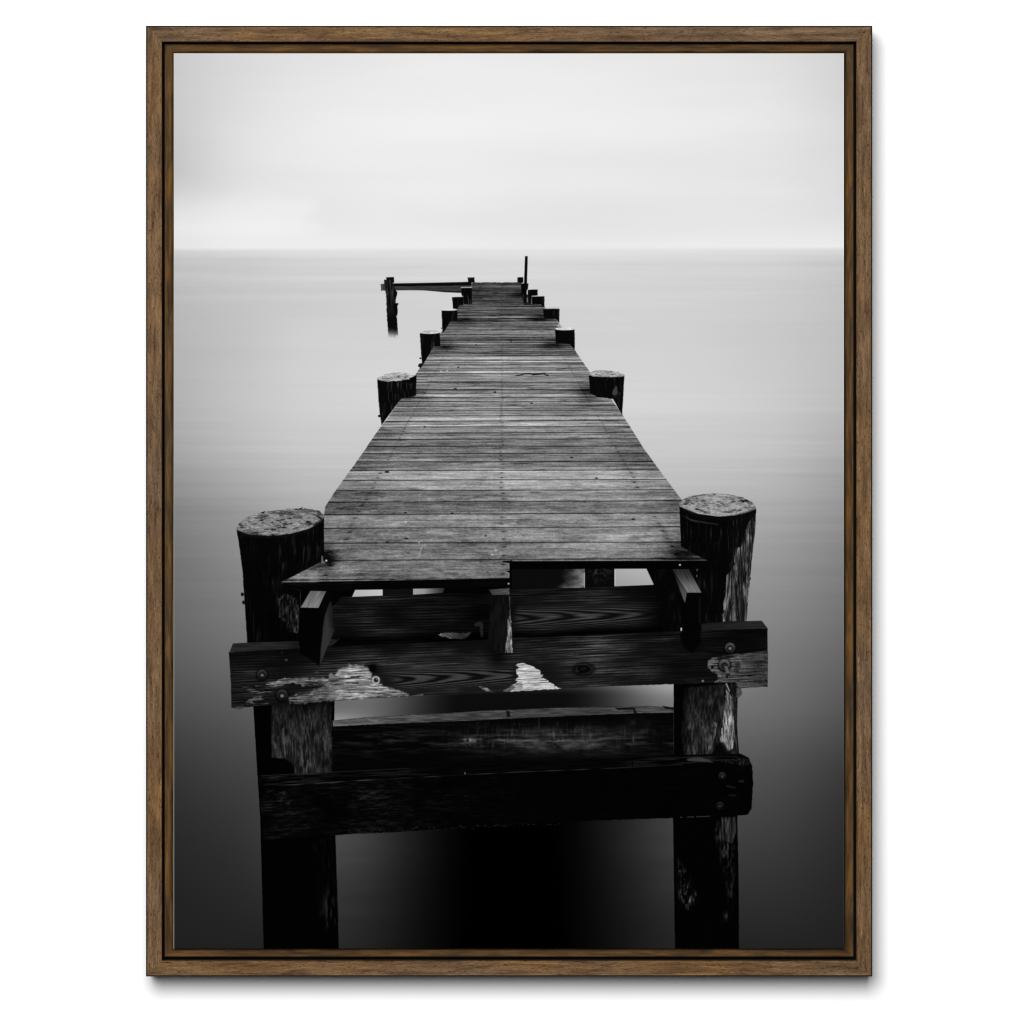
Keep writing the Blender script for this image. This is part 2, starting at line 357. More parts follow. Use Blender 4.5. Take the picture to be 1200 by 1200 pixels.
# beam B, the cross timber behind
def cath(x, y, yc, apx, k, per, hw):
    """nested pointed grain figures opening to the left"""
    g = (apx - x) - k * (y - yc) ** 2
    w = np.exp(-((y - yc) / hw) ** 4)
    return (.5 + .5 * np.sin(g * 2 * math.pi / per + (fbm(x / 30, y / 3, 39, 2) - .5) * 3)), w
def beamB(x, y, dep):
    yy = y + .028 * (x - 680)
    t = grainh(.032, .14, 3.4, 150, -.022)(x, y, dep) * np.interp(x, [414, 480, 560, 600, 640, 740, 780, 830], [1.1, .9, .35, .8, 1.1, 1.0, .35, .25])
    c, w = cath(x, yy, 722, 750, 1.15, 46, 13)
    w = w * sst(598, 612, x) * (1 - sst(735, 775, x))
    t2 = .045 + .22 * c * (.55 + .6 * noise(x / 18, yy / 1.2, 41))
    t = t * (1 - w) + t2 * w
    fine = .5 + .5 * np.sin((yy + (noise(x / 60, yy / 6, 44) - .5) * 4) * 2 * math.pi / 2.7)
    t = t + .07 * fine * bump(x, yy, 690, 705, 85, 9) * noise(x / 25, yy / 1.4, 42) * 1.6
    t = t * (1 - .8 * sst(735, 742, yy))
    return np.clip(t, 0, 1)
poly([(400,700.0),(430,699.0),(586,694.0),(600,691),(680,689),(768,685.6),(800,700),(800,744),(383,760),(386,715)], beamB, soft=.6)
poly([(600,747.6),(700,744.2),(800,740.6),(800,741.4),(700,745.2),(600,748.6)], .20, alpha=lambda x,y,d:.8*np.clip(noise(x/14,0,43)*1.7-.3,0,1))
poly(smooth_closed([(514.5,744.5),(519,742),(530,741.6),(545,741.5),(552,740.6),(549,745),(542,748.6),(528,748)]), lambda x,y,d: np.interp(x,[514,518,524,535,552],[.55,.42,.30,.20,.16])*(.5+.9*fbm(x/2.2,y/1.8,76,3)), wob=1.2, wsc=2)
poly(smooth_closed([(556,731),(565,729),(565.5,745),(563,744),(562,735),(557,734)]), .2, alpha=.6, wob=.8, soft=.8)
poly(smooth_closed([(380,752),(384,748),(394,749.5),(398,748),(391,755),(385,757),(381,754)]), .2, alpha=.6, wob=.7, soft=.8)
# ledge above and middle stringer
poly([(573,691),(597,689),(597,697),(577,697.4)], lambda x,y,d:.22+.18*noise(x/6,y/1,45)*np.clip((x-572)/20,0,1), soft=.6)
poly([(576,697.6),(597,697),(600,764.5),(582,765.4),(571,760)], lambda x,y,d:.035+.05*noise(x/3,y/9,46), soft=.7)
poly([(596.6,698),(597.8,698),(600.6,764.6),(592,765.2),(592.6,755),(595,740),(594.6,728),(597,722)], weathered(.24,.66,2,5,77), alpha=lambda x,y,d:np.interp(y,[698,718,728,765],[.45,.5,.9,1.]), wob=.7, wsc=2)
dot(596,684,1.3,1.2,.65,.9)
# ------------------------------------------------ left near pile
fadeL = lambda x, y: np.interp(y, [600, 640, 700, 760], [1.15, .9, .7, .5])
poly([(277.4,621),(300,627),(330,627),(360,620),(379.6,606),(380,656),(352,671),(330,683),(352,692),(352,712),(375,780),(380,790),(291.5,790),(289,740),(286.4,700),(284.2,668),(280.4,640)],
     bark(.016, .15, .54, 2.0, 20, 63, fadeL), wob=.4, wsc=3)
poly([(325.5,701),(334,696),(344,697),(350,706),(352,716),(350,744),(338,740),(333,727),(327,722)], weathered(.03,.30,2.0,8,73,1.3), alpha=.85, wob=2.2, wsc=5)
for cx, cy in ((284,696.5),(285.6,706)):
    dot(cx, cy, 1.9, 2.2, .06)
poly(smooth_closed([(277.2,618.5),(283,611),(297,603),(318,598.8),(340,596),(362,596.4),(375,599.5),(379.6,605.5),(376,612),(362,619.5),(340,625.6),(316,627.6),(294,626.6),(280.5,623)]),
     cut_top(.51, 95, 328, 611, 51, 15), wob=1.1, wsc=3)
poly([(278,620.5),(290,626),(316,628),(342,625.6),(364,619),(379,607),(379.8,610),(364,622),(342,628.4),(316,631),(290,629),(278.2,624.5)], .05, alpha=.8, soft=.7)
for q in ([(350,596.5),(355,594),(353,596.8)],[(305,601),(311,598.8),(309,602)]): poly(q, .1, soft=.4)
for cx, cy, rx, ry in ((349,606,6,2.2),(308,604.5,7,1.5),(329,603,2,2),(303,607,5,1),(355,600,9,.8),(341,603,5,.9)): dot(cx, cy, rx, ry, .16, .55, .8)
# notch and bracket at deck corner
poly(smooth_closed([(379.5,648),(384,648),(388.4,654),(388,660),(382,660),(377,662),(379,655)]), .05, wob=.6)
poly([(376.8,651),(378.4,652),(378.6,657),(382,660),(378,661),(376.4,660)], .55, alpha=.7, soft=.5)
dot(382.4,657,1.2,1.2,.85,.9)
# deck board end lying over the pile
poly([(329,682.3),(352,671),(376,660.4),(384,661),(380,668),(370,682)], deck_tone, soft=.6)
poly([(360,671),(372,668),(373,682),(362,682)], .66, alpha=.3, soft=2.2)
# ------------------------------------------------ right near pile
fadeR = lambda x, y: np.interp(x, [796, 850, 860, 886], [.8, .8, 1.4, 1.6])
poly([(796.2,594),(812,602),(841,605.5),(868,602),(886,596),(885,620),(881,655),(877.6,690),(874.6,728.5),(874,745),(822,745),(822,694),(808,667),(829,656.8),(815,650),(798,640)],
     bark(.018, .15, .54, 2.0, 20, 67, fadeR), wob=.4, wsc=3)
poly([(862,643),(868,641),(871,628),(876,614),(884,604),(885,618),(880.8,655),(877.6,690),(874.4,728.5),(847,728.5),(848,712),(850,690),(851.5,674),(856,669),(860,662)],
     lambda x,y,d: weathered(.07,.50,1.5,16,74,1.3)(x,y,d)*(.55+.8*fbm(x/5,y/14,173,3)), alpha=.95, wob=1.4, wsc=4)
poly([(872,606),(876,606),(869,640),(862,642)], .03, alpha=.7, soft=1.2)
poly(smooth_closed([(796.4,592.5),(800,586),(814,580.4),(836,578.2),(860,580.4),(878,586.6),(886,594.6),(883,598.6),(868,602.6),(844,605),(818,600.8),(802,596.4)]),
     cut_top(.58, 97, 841, 592, 45, 13.5), wob=.9, wsc=3)
poly([(796.4,593.6),(818,602),(844,606),(868,603.6),(886,596.5),(886,601),(868,608),(844,610),(818,607),(797,599)], .035, alpha=.9, soft=.7)
poly([(800,604),(812,609),(826,611.5),(842,614),(842,615),(826,613),(810,611)], .3, alpha=.5, soft=.6, wob=.6)
for cx, cy, rx, ry in ((824,587,3,1.2),(868,583.5,4,1),(846,589.5,2,1),(853,600,7,1.2),(812,590,2,.8)): dot(cx, cy, rx, ry, .14, .6, .7)
dot(877.6,678,2.4,2.6,.22); dot(876,686,2,3,.25)
poly([(796,652),(800,648),(812,654),(829,656.8),(808,657)], .12, alpha=.6, soft=1.5)

# left and right stringers
poly([(352,712),(373,712),(380,740),(380,781),(372,782),(350,770),(350,730)], .012, soft=.6)
poly([(387.4,704),(390,712),(390.6,726),(392.4,737),(388,748),(382,762),(376,779.5),(375.4,765),(377,745),(380,724),(384,710)], lambda x,y,d:.17-.10*sst(383,392,x)+.05*(noise(x/3,y/12,47)-.5), soft=.8)
poly([(363.6,692.4),(382.2,692.8),(373.2,712.4),(352.2,712)], lambda x,y,d:.42+.26*(fbm((x+(y-692)*.55)/1.4,y/14,48,3)-.5)+.06*(y-700)/12, soft=.5)
poly([(374,712),(383,693),(390,696),(380,722)], .02, soft=.6)
poly([(788,667),(807.5,667),(822,694.6),(805,694.6)], lambda x,y,d:.16+.26*sst(668,692,y)+.2*(fbm((x-(y-667)*.55)/1.5,y/14,49,3)-.5), soft=.5)
poly([(787,667),(805,694.6),(803,707),(796,692)], lambda x,y,d:.10+.22*sst(670,700,y)+0*x, soft=.6)
poly([(805,695),(822,694.8),(822,745),(800,745),(803,707)], .016, soft=.6)
poly([(768,667),(788,667),(800,700),(800,742),(778,742),(766,686)], bark(.012,.08,.5,3,12,68), soft=.6)
poly([(819,700),(821,700),(821,735),(819,735)], .10, alpha=.6)
dot(796.8,662,1.1,.9,.9); dot(798.4,737.5,.9,2,.8)
dot(817,668,.8,1.4,.3); dot(816.6,675,.8,1.6,.3)

# ------------------------------------------------ gap below beam A and beam C
# lower near piles
poly([(296.5,822),(392,816),(391,905),(393,978),(397,1113),(309,1113),(305,960),(301.5,905)], .008, wob=.3)
poly([(318,826),(330,823),(372,820),(388,822),(390,905),(345,907),(343,895),(334,889),(319,888),(318,856)],
     lambda x,y,d: weathered(.07,.22,1.7,9,75,1.2)(x,y,d)*np.interp(y,[822,836,860,905],[.35,.8,1.15,.8])*(.35+1.1*fbm(x/9,y/11,171,3)) + .26*np.clip(fbm(x/1.6,y/10,78,3)-.5,0,1)*3*(bump(x,y,330,875,11,17)+.9*bump(x,y,357,893,8,14)+.6*bump(x,y,380,885,8,14)), soft=1.0, wob=.9, wsc=3)
poly([(331,853),(333,853),(333.5,872),(331,872)], .34, alpha=.6, soft=.8)
poly([(319,889),(334,890),(342,898),(344,908),(319,908)], .01, alpha=.9, soft=1.2)
poly([(365,985),(392,980),(396,1080),(385,1095),(372,1085)], lambda x,y,d:.01+.22*np.clip(fbm(x/2.4,y/13,79,4)-.52,0,1)*3*np.clip(bump(x,y,388,1068,12,22)+.35*bump(x,y,378,1000,14,20),0,1), soft=1.5)
poly([(789.5,798),(865,794),(863.5,850),(866,885),(864,960),(865.5,1020),(866,1113),(791,1113),(788.6,950),(789.5,880)], .01, wob=.35)
poly([(802,806),(864,800),(863,850),(864.5,884),(800,886),(798,860)], lambda x,y,d: weathered(.07,.24,1.8,9,75,1.2)(x,y,d)*np.interp(y,[800,815,840,886],[.5,.85,1.1,.95])*(.4+1.1*fbm(x/8,y/12,172,3))*np.interp(x,[798,806,812,864],[.2,.8,1,1]), soft=1.2, wob=.7)
poly([(850,803),(856,815),(859,840),(861,856),(858,878),(850,882),(844,866),(847,850),(848,830),(851,818)], weathered(.15,.82,1.7,12,176), alpha=.9, wob=1.6, wsc=3.5, soft=.7)
poly([(836,846),(841,846),(838,862),(832,882),(829,874),(832,858)], weathered(.08,.5,1.5,8,177), alpha=.8, wob=1.2, wsc=3, soft=.7)
poly([(834,884),(842,870),(848,870),(856,884)], .015, alpha=.85, soft=1.4, wob=1)
poly([(850,801),(852,801),(855.5,810),(854.5,810.5)], .62, alpha=.9, soft=.5)
for q, s, a in (([(791,1000),(803,1012),(812,1035),(820,1052),(812,1066),(800,1068),(793,1050)],181,.30),([(838,960),(862,958),(863,1020),(862,1060),(858,1080),(846,1084),(842,1072),(852,1060),(848,1030),(836,985)],183,.17)):
    poly(q, lambda x,y,d: .012+a*np.clip(fbm(x/2.2,y/9,s,4,.65)-.45,0,1)*4*np.clip(d/8,0,1), alpha=1, soft=1.2, wob=1.5, wsc=4)
poly([(845,958),(862,957.5),(862.6,975),(858,988),(846,985)], weathered(.04,.3,1.4,14,185), alpha=.8, soft=1.2)
# beam C (behind the piles)
poly([(390,844.4),(430,840.6),(480,838),(577,832.6),(660,829.2),(720,828),(760,827.6),(789.5,829),(789.5,886),(740,900),(390,906)],
     lambda x,y,d: (.018 + .15*np.clip(fbm(x/26,y/3.2,190,4,.6)-.45,0,1)*2.6*np.clip(bump(x,y,0,868,9e9,16),0,1)
       + .36*np.clip(fbm(x/16,y/2.0,191,4,.65)-.30,0,1)*np.exp(-((y-(867.5-(x-600)*.004))/2.2)**2)*sst(515,548,x)*(1-sst(690,735,x))*1.5
       + .28*bump(x,y,551,868,10,4)*noise(x/3,y/2,193)*1.5
       + .10*np.clip(fbm(x/1.6,y/9,192,3)-.55,0,1)*3*bump(x,y,640,862,120,14)*noise(x/17,2,197)*2
       + .19*bump(x,y,655,874,75,9)*fbm(x/9,y/5,194,3)*1.4 + .13*bump(x,y,660,858,90,7)*fbm(x/8,y/5,198,3)*1.4 + .10*bump(x,y,745,850,16,9)*noise(x/6,y/5,195)), soft=.5)
poly([(390,844.4),(430,840.6),(480,838),(577,832.6),(660,829.2),(720,828),(760,827.2),(789.5,829.4),(789.5,835.2),(740,836),(700,837.6),(600,842),(560,844),(450,848.4),(390,851.4)],
     lambda x,y,d:np.interp(x,[390,440,520,600,700,790],[.36,.33,.27,.25,.24,.30])*(.55+.9*fbm(x/14,y/1.4,196,3)), soft=.5, wob=.5)
for q in ([(720,829.4),(742,829),(744,831.5),(724,832)],[(741.4,830),(744,830),(747,837),(744,838)],[(776,827),(790,829.5),(790,832),(780,830.6)],[(593,833),(597,833),(598,840),(594,840)]): poly(q, .04, alpha=.85)
poly([(430,841.2),(436,843.5),(444,844),(442,845.4),(433,844.6)], .5, alpha=.5)
for x_, y_, h_, a_ in ((648.6,857,9,.5),(691.4,860,6,.45),(741.6,863,8,.5),(577.4,868,9,.3),(631,842,12,.25),(653,846,8,.18)): poly([(x_,y_),(x_+1,y_-.5),(x_+1.5,y_+h_*.7),(x_+.4,y_+h_),(x_-.4,y_+h_*.7)], .40, alpha=a_, soft=.9, wob=.5, wsc=2)
# --------------------------------------------------------- beam A
def beamA(x, y, dep):
    yy = y + .042 * (x - 560)
    t = grainh(.065, .25, 2.9, 160, -.042)(x, y, dep) * np.interp(x, [268, 330, 420, 480, 560, 700, 760, 800, 899], [.55, .6, .9, 1.2, 1.05, 1.0, .7, .45, .5])
    t = t * np.interp(yy, [745, 762, 775, 800], [.55, .8, 1.1, 1.1])
    c, w = cath(x, yy, 792.5, 600, 1.25, 44, 12)
    w = w * sst(452, 475, x) * (1 - sst(596, 606, x))
    t2 = .05 + .22 * np.clip(c * 1.6 - .2, 0, 1) * (.55 + .6 * fbm(x / 9, yy / .9, 41, 3))
    t = t * (1 - w) + t2 * w
    # knot
    r = np.sqrt(((x - 684) / 1.7) ** 2 + ((y - 784)) ** 2)
    kw = np.exp(-(r / 8.5) ** 4)
    t = t * (1 - kw) + kw * (.012 + .14 * (.5 + .5 * np.sin(r * 1.5)) * noise(x / 3, y / 2, 55))
    # darker band just left of the middle stringer
    t = t * (1 - .75 * bump(x, y, 583, 770, 13, 12)) * (1 - .85 * bump(x, y, 436, 783, 8, 7))
    return np.clip(t, 0, 1)
A_FRONT = [(268,764.5),(330,761),(400,757.4),(520,752),(575,749.5),(660,745.4),(760,741),(830,738.6),(899.4,736.6),(899.6,804.6),(880,805.5),(866,807),(858,799.6),(790,801.6),(720,804),(660,806.4),(600,810),(520,814.2),(430,818.8),(340,825),(300,827.6),(276,829.8),(271,829),(270.6,800),(269.4,782)]
poly([(269,764),(273,754),(300,752.6),(350,751.5),(352,762),(300,765)], lambda x,y,d:.13+.10*(fbm(x/16,y/1.5,58,3)-.4)-.04*sst(330,350,x), soft=.5)
poly([(822,731),(850,728.6),(892.6,727.4),(899.6,736.4),(860,740),(822,742)], lambda x,y,d:.11+.07*(fbm(x/16,y/1.5,59,3)-.4)+.03*sst(850,890,x), soft=.5)
poly(A_FRONT, beamA, soft=.5, wob=.45, wsc=4)
# restore the stringer ends that hang in front of beam A's top edge
poly([(352,735),(376,735),(380,745),(379,765),(375,781),(368,776),(352,765)], .012, alpha=.95, soft=1.4)
poly([(385,735),(392.4,738),(386,752),(378,772),(374.8,781),(376,760),(378,742)], lambda x,y,d:.19-.08*sst(384,394,x), soft=.8)
poly([(576,735),(599,735),(600.4,764.5),(582,765.4),(575,755)], lambda x,y,d:.035+.05*noise(x/3,y/9,46), soft=1.0)
poly([(595.6,726),(598.8,726),(600.6,764.8),(592,765.2),(592.6,756),(594.8,742)], weathered(.26,.68,2,5,77), wob=.7, wsc=2)
poly([(800,730),(821,730),(821,752),(812,766),(802,760),(797,745)], .012, alpha=.95, soft=1.6)
dot(798.4,737.5,.9,2,.75)
# bare pale wood where the stain has peeled
def bare(lo, hi, seed):
    def f(x, y, d):
        yy = y + .042 * (x - 560)
        n = fbm(x / 16, yy / 1.15, seed, 4, .65); m = fbm(x / 7, yy / 5, seed + 3, 3); s = fbm(x / 1.6, yy / 1.2, seed + 5, 2)
        t = lo + (hi - lo) * np.clip((n - .28) / .42, 0, 1) * .65 + (hi - lo) * .45 * m + (s - .5) * .12
        return np.clip(t - .35 * np.clip(.36 - n, 0, 1) * 3, .03, .95)
    return f
def sidefade(y0, y1): return lambda x, y, d: np.clip(.55 + .45 * sst(0, 3, d), 0, 1)
ST1 = [(384,795),(391,791),(397,784),(402,781),(409,778.6),(418,779),(430,781),(434,786),(437,792),(437.5,798),(446,799),(450,804),(460,806),(472,810),(480,815),(478,816),(430,818.6),(376,822),(352,823),(340,821),(352,813),(366,809),(380,803)]
poly(ST1, lambda x,y,d: bare(.24,.84,301)(x,y,d)*(.70+.55*fbm(x/11,y/6,318,3))*np.interp(x,[340,380,400,425,450,480],[.55,.70,.95,1.08,.95,.85])*(1-.3*bump(x,y,446,815,14,5)), wob=2.2, wsc=3, soft=1.0, alpha=lambda x,y,d: np.clip(sst(335,385,x+(fbm(x/8,y/3,306,3)-.5)*60),0,1)*np.clip(.55+.5*sst(0,4,d)+(fbm(x/9,y/1.6,317,3)-.5)*.8,0,1))
poly([(311,806),(312,801),(322,798.6),(334,795),(346,794),(362,795),(378,793.5),(386,795),(384,803),(370,802),(355,804),(344,800),(330,803),(318,805)], lambda x,y,d: bare(.10,.78,305)(x,y,d)*(.45+.9*fbm(x/7,y/4,307,3)), alpha=.9, wob=2.0, wsc=4, soft=.8)
poly([(336,819),(348,812),(362,811),(376,806),(392,804),(404,806),(396,820),(370,822),(350,824),(338,823)], lambda x,y,d: bare(.06,.60,309)(x,y,d)*(.35+1.0*fbm(x/6,y/4,308,3)), alpha=lambda x,y,d: .85*(1-sst(362,402,x+(fbm(x/6,y/3,316,3)-.5)*30)), wob=2.6, wsc=4, soft=.8)
poly([(284,806),(300,803),(318,806),(322,815),(314,824),(300,827.6),(284,828.4),(290,820),(300,815)], lambda x,y,d: bare(.0,.42,313)(x,y,d)*sst(.42,.6,fbm(x/11,y/1.8,315,3)), alpha=lambda x,y,d:sst(.40,.6,fbm(x/11,y/1.8,315,3)), wob=1.5, wsc=4, soft=.8)
poly([(276,828),(284,827),(286,829.6),(281,832),(276,830)], .25, alpha=.8, wob=.8, soft=.8)
dot(371.5,788,2.4,1.8,.25,.6,.8); dot(388,792,2.8,3.4,.5,.8,.8)
poly([(411,792.6),(421,792.4),(421,794),(411,794)], .05, alpha=.85); poly([(413,800),(420,800),(421,801.6),(413,801.6)], .05, alpha=.7)
for k in range(5):
    poly([(384+k*3,796.5+k*3.6),(432,794.2+k*4.2),(452+k*5,803.2+k*3),(430,795.2+k*4.2),(384+k*3,797.3+k*3.6)], .10, alpha=.42, soft=.5, wob=.5)
ST2 = [(604,779.6),(607,777.4),(614,777),(618,779),(624,780.8),(628,783.6),(631,784.4),(634,787),(633,790),(637,790.6),(634.6,793.4),(639,796),(642.6,797),(643,799.6),(649,801.4),(650.6,804),(657.4,807),(640,808),(614,809.6),(598,810.4),(604,805.4),(600,803),(606.6,799),(603,796.6),(608,793),(605,789),(604.6,785),(609,782)]
poly(ST2, bare(.50,.95,321), wob=.9, wsc=2.4, soft=.5)
poly([(604,800),(612,798),(612,808.6),(594,810.6),(589,810)], bare(.2,.7,322), alpha=.6, wob=1, soft=.8)
for k, (ya, yb) in enumerate(((785.6,786.8),(796.4,793.4),(801.6,799.6))):
    poly([(604,ya),(636+k*4,yb),(637+k*4,yb+.7),(604,ya+.9)], .18, alpha=.55, soft=.45, wob=.5)
poly([(560,804.6),(570,805.6),(577,811),(571,811),(566,808)], bare(.2,.65,323), wob=.8, soft=.6, alpha=.85)
poly([(496,815),(480,815.8),(496,813)], .5, alpha=.6)
ST3 = [(830,774),(836,771),(846,769),(858,766.4),(870,766),(899.4,762),(899.6,804.6),(880,805.5),(866,807.4),(862,799.4),(837,800),(842,795),(840,790),(834,787),(829.6,781)]
poly(ST3, lambda x,y,d: bare(.07,.50,331)(x,y,d)*np.interp(x,[830,866,880,899],[1.15,.9,.72,.66]), wob=1.2, wsc=4, soft=.8)
poly([(842,770),(858,767.5),(862,770),(850,772.4),(838,774.6)], .04, alpha=.7, soft=1.0, wob=.8)
poly([(862,776),(866,775),(868,782),(864,789),(860,786)], .08, alpha=.6, soft=1.4)
poly([(820,761.5),(860,764),(899,759.6),(899,763),(866,766),(840,767)], .02, alpha=.7, soft=1.2)
# rough lower right lip
poly([(864,803),(868,806),(870,812),(866,818),(863,816)], weathered(.15,.4,2,3,79), alpha=.8, wob=1, soft=.8)
# bolts
def bolt(cx, cy, r, tone=.3, hi=.6, dark=.015):
    poly(ell(cx, cy + .6, r * 1.25, r * 1.25, 20), dark, alpha=.85, soft=1.3)
    poly(ell(cx, cy, r, r, 20), lambda x,y,d: tone*(.35+.65*np.clip(.5-(y-cy)/(2*r),0,1))+.1*(noise(x,y,3)-.5), alpha=.9, soft=.7)
    poly(ell(cx, cy + r*.15, r * .58, r * .58, 12), dark * 3, alpha=.85, soft=.6)
    poly(ell(cx, cy + r*.15, r * .34, r * .30, 12), hi, alpha=.8, soft=.7)
bolt(307.2,790.4,6.0,.22,.45)
bolt(330.6,814.4,6.8,.20,.52)
dot(335.4,773.4,1.8,1.3,.28,.8); dot(330,764.4,1,1,.2,.6)
dot(437,783,4.2,4.4,.015,.9,1.0)
poly(ell(440.6,796.8,4.8,4.6,20), lambda x,y,d:.66+.3*(noise(x/1.5,y/1.5,372)-.5), soft=.9, wob=.4); poly(ell(440.6,797,2.7,2.7,14), .10, soft=.6); dot(441.4,796,1,.8,.5,.8)
bolt(855.6,759,6,.34,.5)
bolt(849,779,6.6,.40,.18)
poly([(848.6,781),(852.6,780.4),(854.8,788.6),(851.4,790)], .34, soft=.6); poly([(850,790),(855,789.4),(855,791),(851,791.4)], .04)
dot(834.6,782,1.7,1.9,.03,.95); dot(852,793.4,1.3,1.6,.05,.9); dot(823.6,798,1.6,1.4,.5,.8)
# --------------------------------------------------------- beam D (lowest)
def beamD(x, y, dep):
    yy = y + .045 * (x - 560)
    n = fbm(x / 11, yy / 1.7, 350, 4, .65); m = fbm(x / 40, yy / 16, 353, 3); s = noise(x / 1.1, yy / 1.0, 355)
    amp = np.interp(x, [305, 430, 500, 560, 640, 899], [1, 1, .55, .22, .08, .12])
    return .010 + amp * (.30 * np.clip(n - .46, 0, 1) * np.clip(m * 2.6 - .8, 0, 1.4) + .03 * s * np.clip(m * 2 - .6, 0, 1))
poly([(304,909),(390,905),(450,901.6),(560,897.4),(700,890),(800,884.4),(868,883.4),(877,888),(881.6,898),(882.6,920),(880.6,948),(876,955),(862,955.8),(790,958.4),(700,961.4),(560,969.4),(470,974.6),(392,978.6),(352,981),(312,984.4),(309,984),(306,950)], beamD, wob=.8, wsc=4)
# its top face and arris
poly([(304,909.6),(390,905.4),(450,902),(560,898),(700,890.6),(800,885),(866,884.6),(862,890),(800,895.6),(740,899.4),(600,905),(430,914),(309,921.6)],
     lambda x,y,d: .012+.14*np.clip(fbm(x/22,(y+.045*x)/1.6,360,4)-.42,0,1)*2.2*np.interp(x,[304,318,370,390,470,560,720,745,800,862],[.2,1.3,1.1,.5,.8,.2,.25,.7,.8,1.0]), soft=.5)
poly([(308,921.2),(430,913.6),(600,904.6),(740,898.8),(800,895.2),(800,896),(740,899.8),(600,905.6),(430,914.8),(308,922.4)], .26, alpha=lambda x,y,d:np.interp(x,[308,350,440,520,600,800],[.8,.6,.9,.6,.8,.5])*np.clip(noise(x/16,0,63)*1.8-.3,0,1), soft=.45)
poly([(306,908.6),(390,904.4),(480,900),(480,900.8),(390,905.3),(306,909.6)], .2, alpha=.55)
poly([(805,889),(820,887),(832,891),(836,893.6),(822,892.6),(806,892)], .26, alpha=.8, soft=.8, wob=.6)
poly([(842,893),(860,889),(872,886),(880,894),(872,899),(862,895)], lambda x,y,d:.03+.4*np.clip(fbm(x/2,y/1.6,365,3)-.42,0,1), alpha=.9, soft=.8)
poly([(740,891),(741.4,891),(742,898.6),(740.4,898.6)], .01, alpha=.8)
dot(545,906.2,.9,1.4,.4,.8)
for x_ in range(404, 660, 3):
    k = int(rs.rand() * 11)
    if rs.rand() < .45: continue
    dot(x_ + k * .3, 977.6 - (x_ - 404) * .037 - k * .5, .6 + rs.rand() * 1.8, .4 + rs.rand() * .4, .06 + .018 * k, .55)
poly([(790,957.6),(832,956),(832,957),(790,958.6)], .30, alpha=lambda x,y,d:.7*(noise(x/4,0,371)>.5))
bolt(330,934.6,6.2,.12,.24); dot(323,969,3,3,.07,.7,1)
bolt(846.4,909,4.4,.17,.30); bolt(843.6,944,4.6,.13,.22)
for q in ([(851,920),(862,922.4),(862,924),(851,922)],[(854,931),(863,931.6),(863,933),(854,932.4)],[(866,914),(872,914),(872,917),(866,917)]): poly(q, .14, alpha=.7, soft=.8)
poly([(310,926),(320,924),(334,926),(345,930),(340,944),(326,946),(312,938)], lambda x,y,d:.02+.25*np.clip(fbm(x/5,y/2,370,3)-.5,0,1)*2, alpha=.6, soft=2)

# fine photographic grain of the print
img += (np.random.RandomState(3).rand(H, W).astype(np.float32) - .5) * .010
img = np.clip(img, 0, 1)

lin = np.where(img <= .04045, img / 12.92, ((img + .055) / 1.055) ** 2.4) / E0
buf = np.ones((H, W, 4), np.float32)
buf[..., 0] = buf[..., 1] = buf[..., 2] = lin[::-1]
pic = bpy.data.images.new("pier_print", W, H, alpha=False, float_buffer=True)
pic.colorspace_settings.name = 'Linear Rec.709' if 'Linear Rec.709' in [i.name for i in bpy.types.ColorManagedInputColorspaceSettings.bl_rna.properties['name'].enum_items] else 'Non-Color'
pic.pixels.foreach_set(buf.ravel())
pic.update()
pic.pack()

# =====================================================================
#  MATERIALS
# =====================================================================
def new_mat(name):
    m = bpy.data.materials.new(name); m.use_nodes = True
    nt = m.node_tree; nt.nodes.clear()
    out = nt.nodes.new('ShaderNodeOutputMaterial'); b = nt.nodes.new('ShaderNodeBsdfPrincipled')
    nt.links.new(b.outputs[0], out.inputs[0])
    return m, nt, b
def print_mat():
    m, nt, b = new_mat('printed_canvas')
    tc = nt.nodes.new('ShaderNodeTexCoord'); im = nt.nodes.new('ShaderNodeTexImage'); im.image = pic
    im.interpolation = 'Linear'; im.extension = 'EXTEND'
    nt.links.new(tc.outputs['UV'], im.inputs['Vector']); nt.links.new(im.outputs['Color'], b.inputs['Base Color'])
    b.inputs['Roughness'].default_value = 1; b.inputs['Specular IOR Level'].default_value = 0.0
    return m
def plain(name, c, rough=.8, spec=.2, var=.93):
    m, nt, b = new_mat(name)
    n = nt.nodes.new('ShaderNodeTexNoise'); n.inputs['Scale'].default_value = 300
    mx = nt.nodes.new('ShaderNodeMix'); mx.data_type = 'RGBA'
    mx.inputs['A'].default_value = (*[v * var for v in c], 1); mx.inputs['B'].default_value = (*c, 1)
    nt.links.new(n.outputs['Fac'], mx.inputs['Factor']); nt.links.new(mx.outputs['Result'], b.inputs['Base Color'])
    b.inputs['Roughness'].default_value = rough; b.inputs['Specular IOR Level'].default_value = spec
    return m
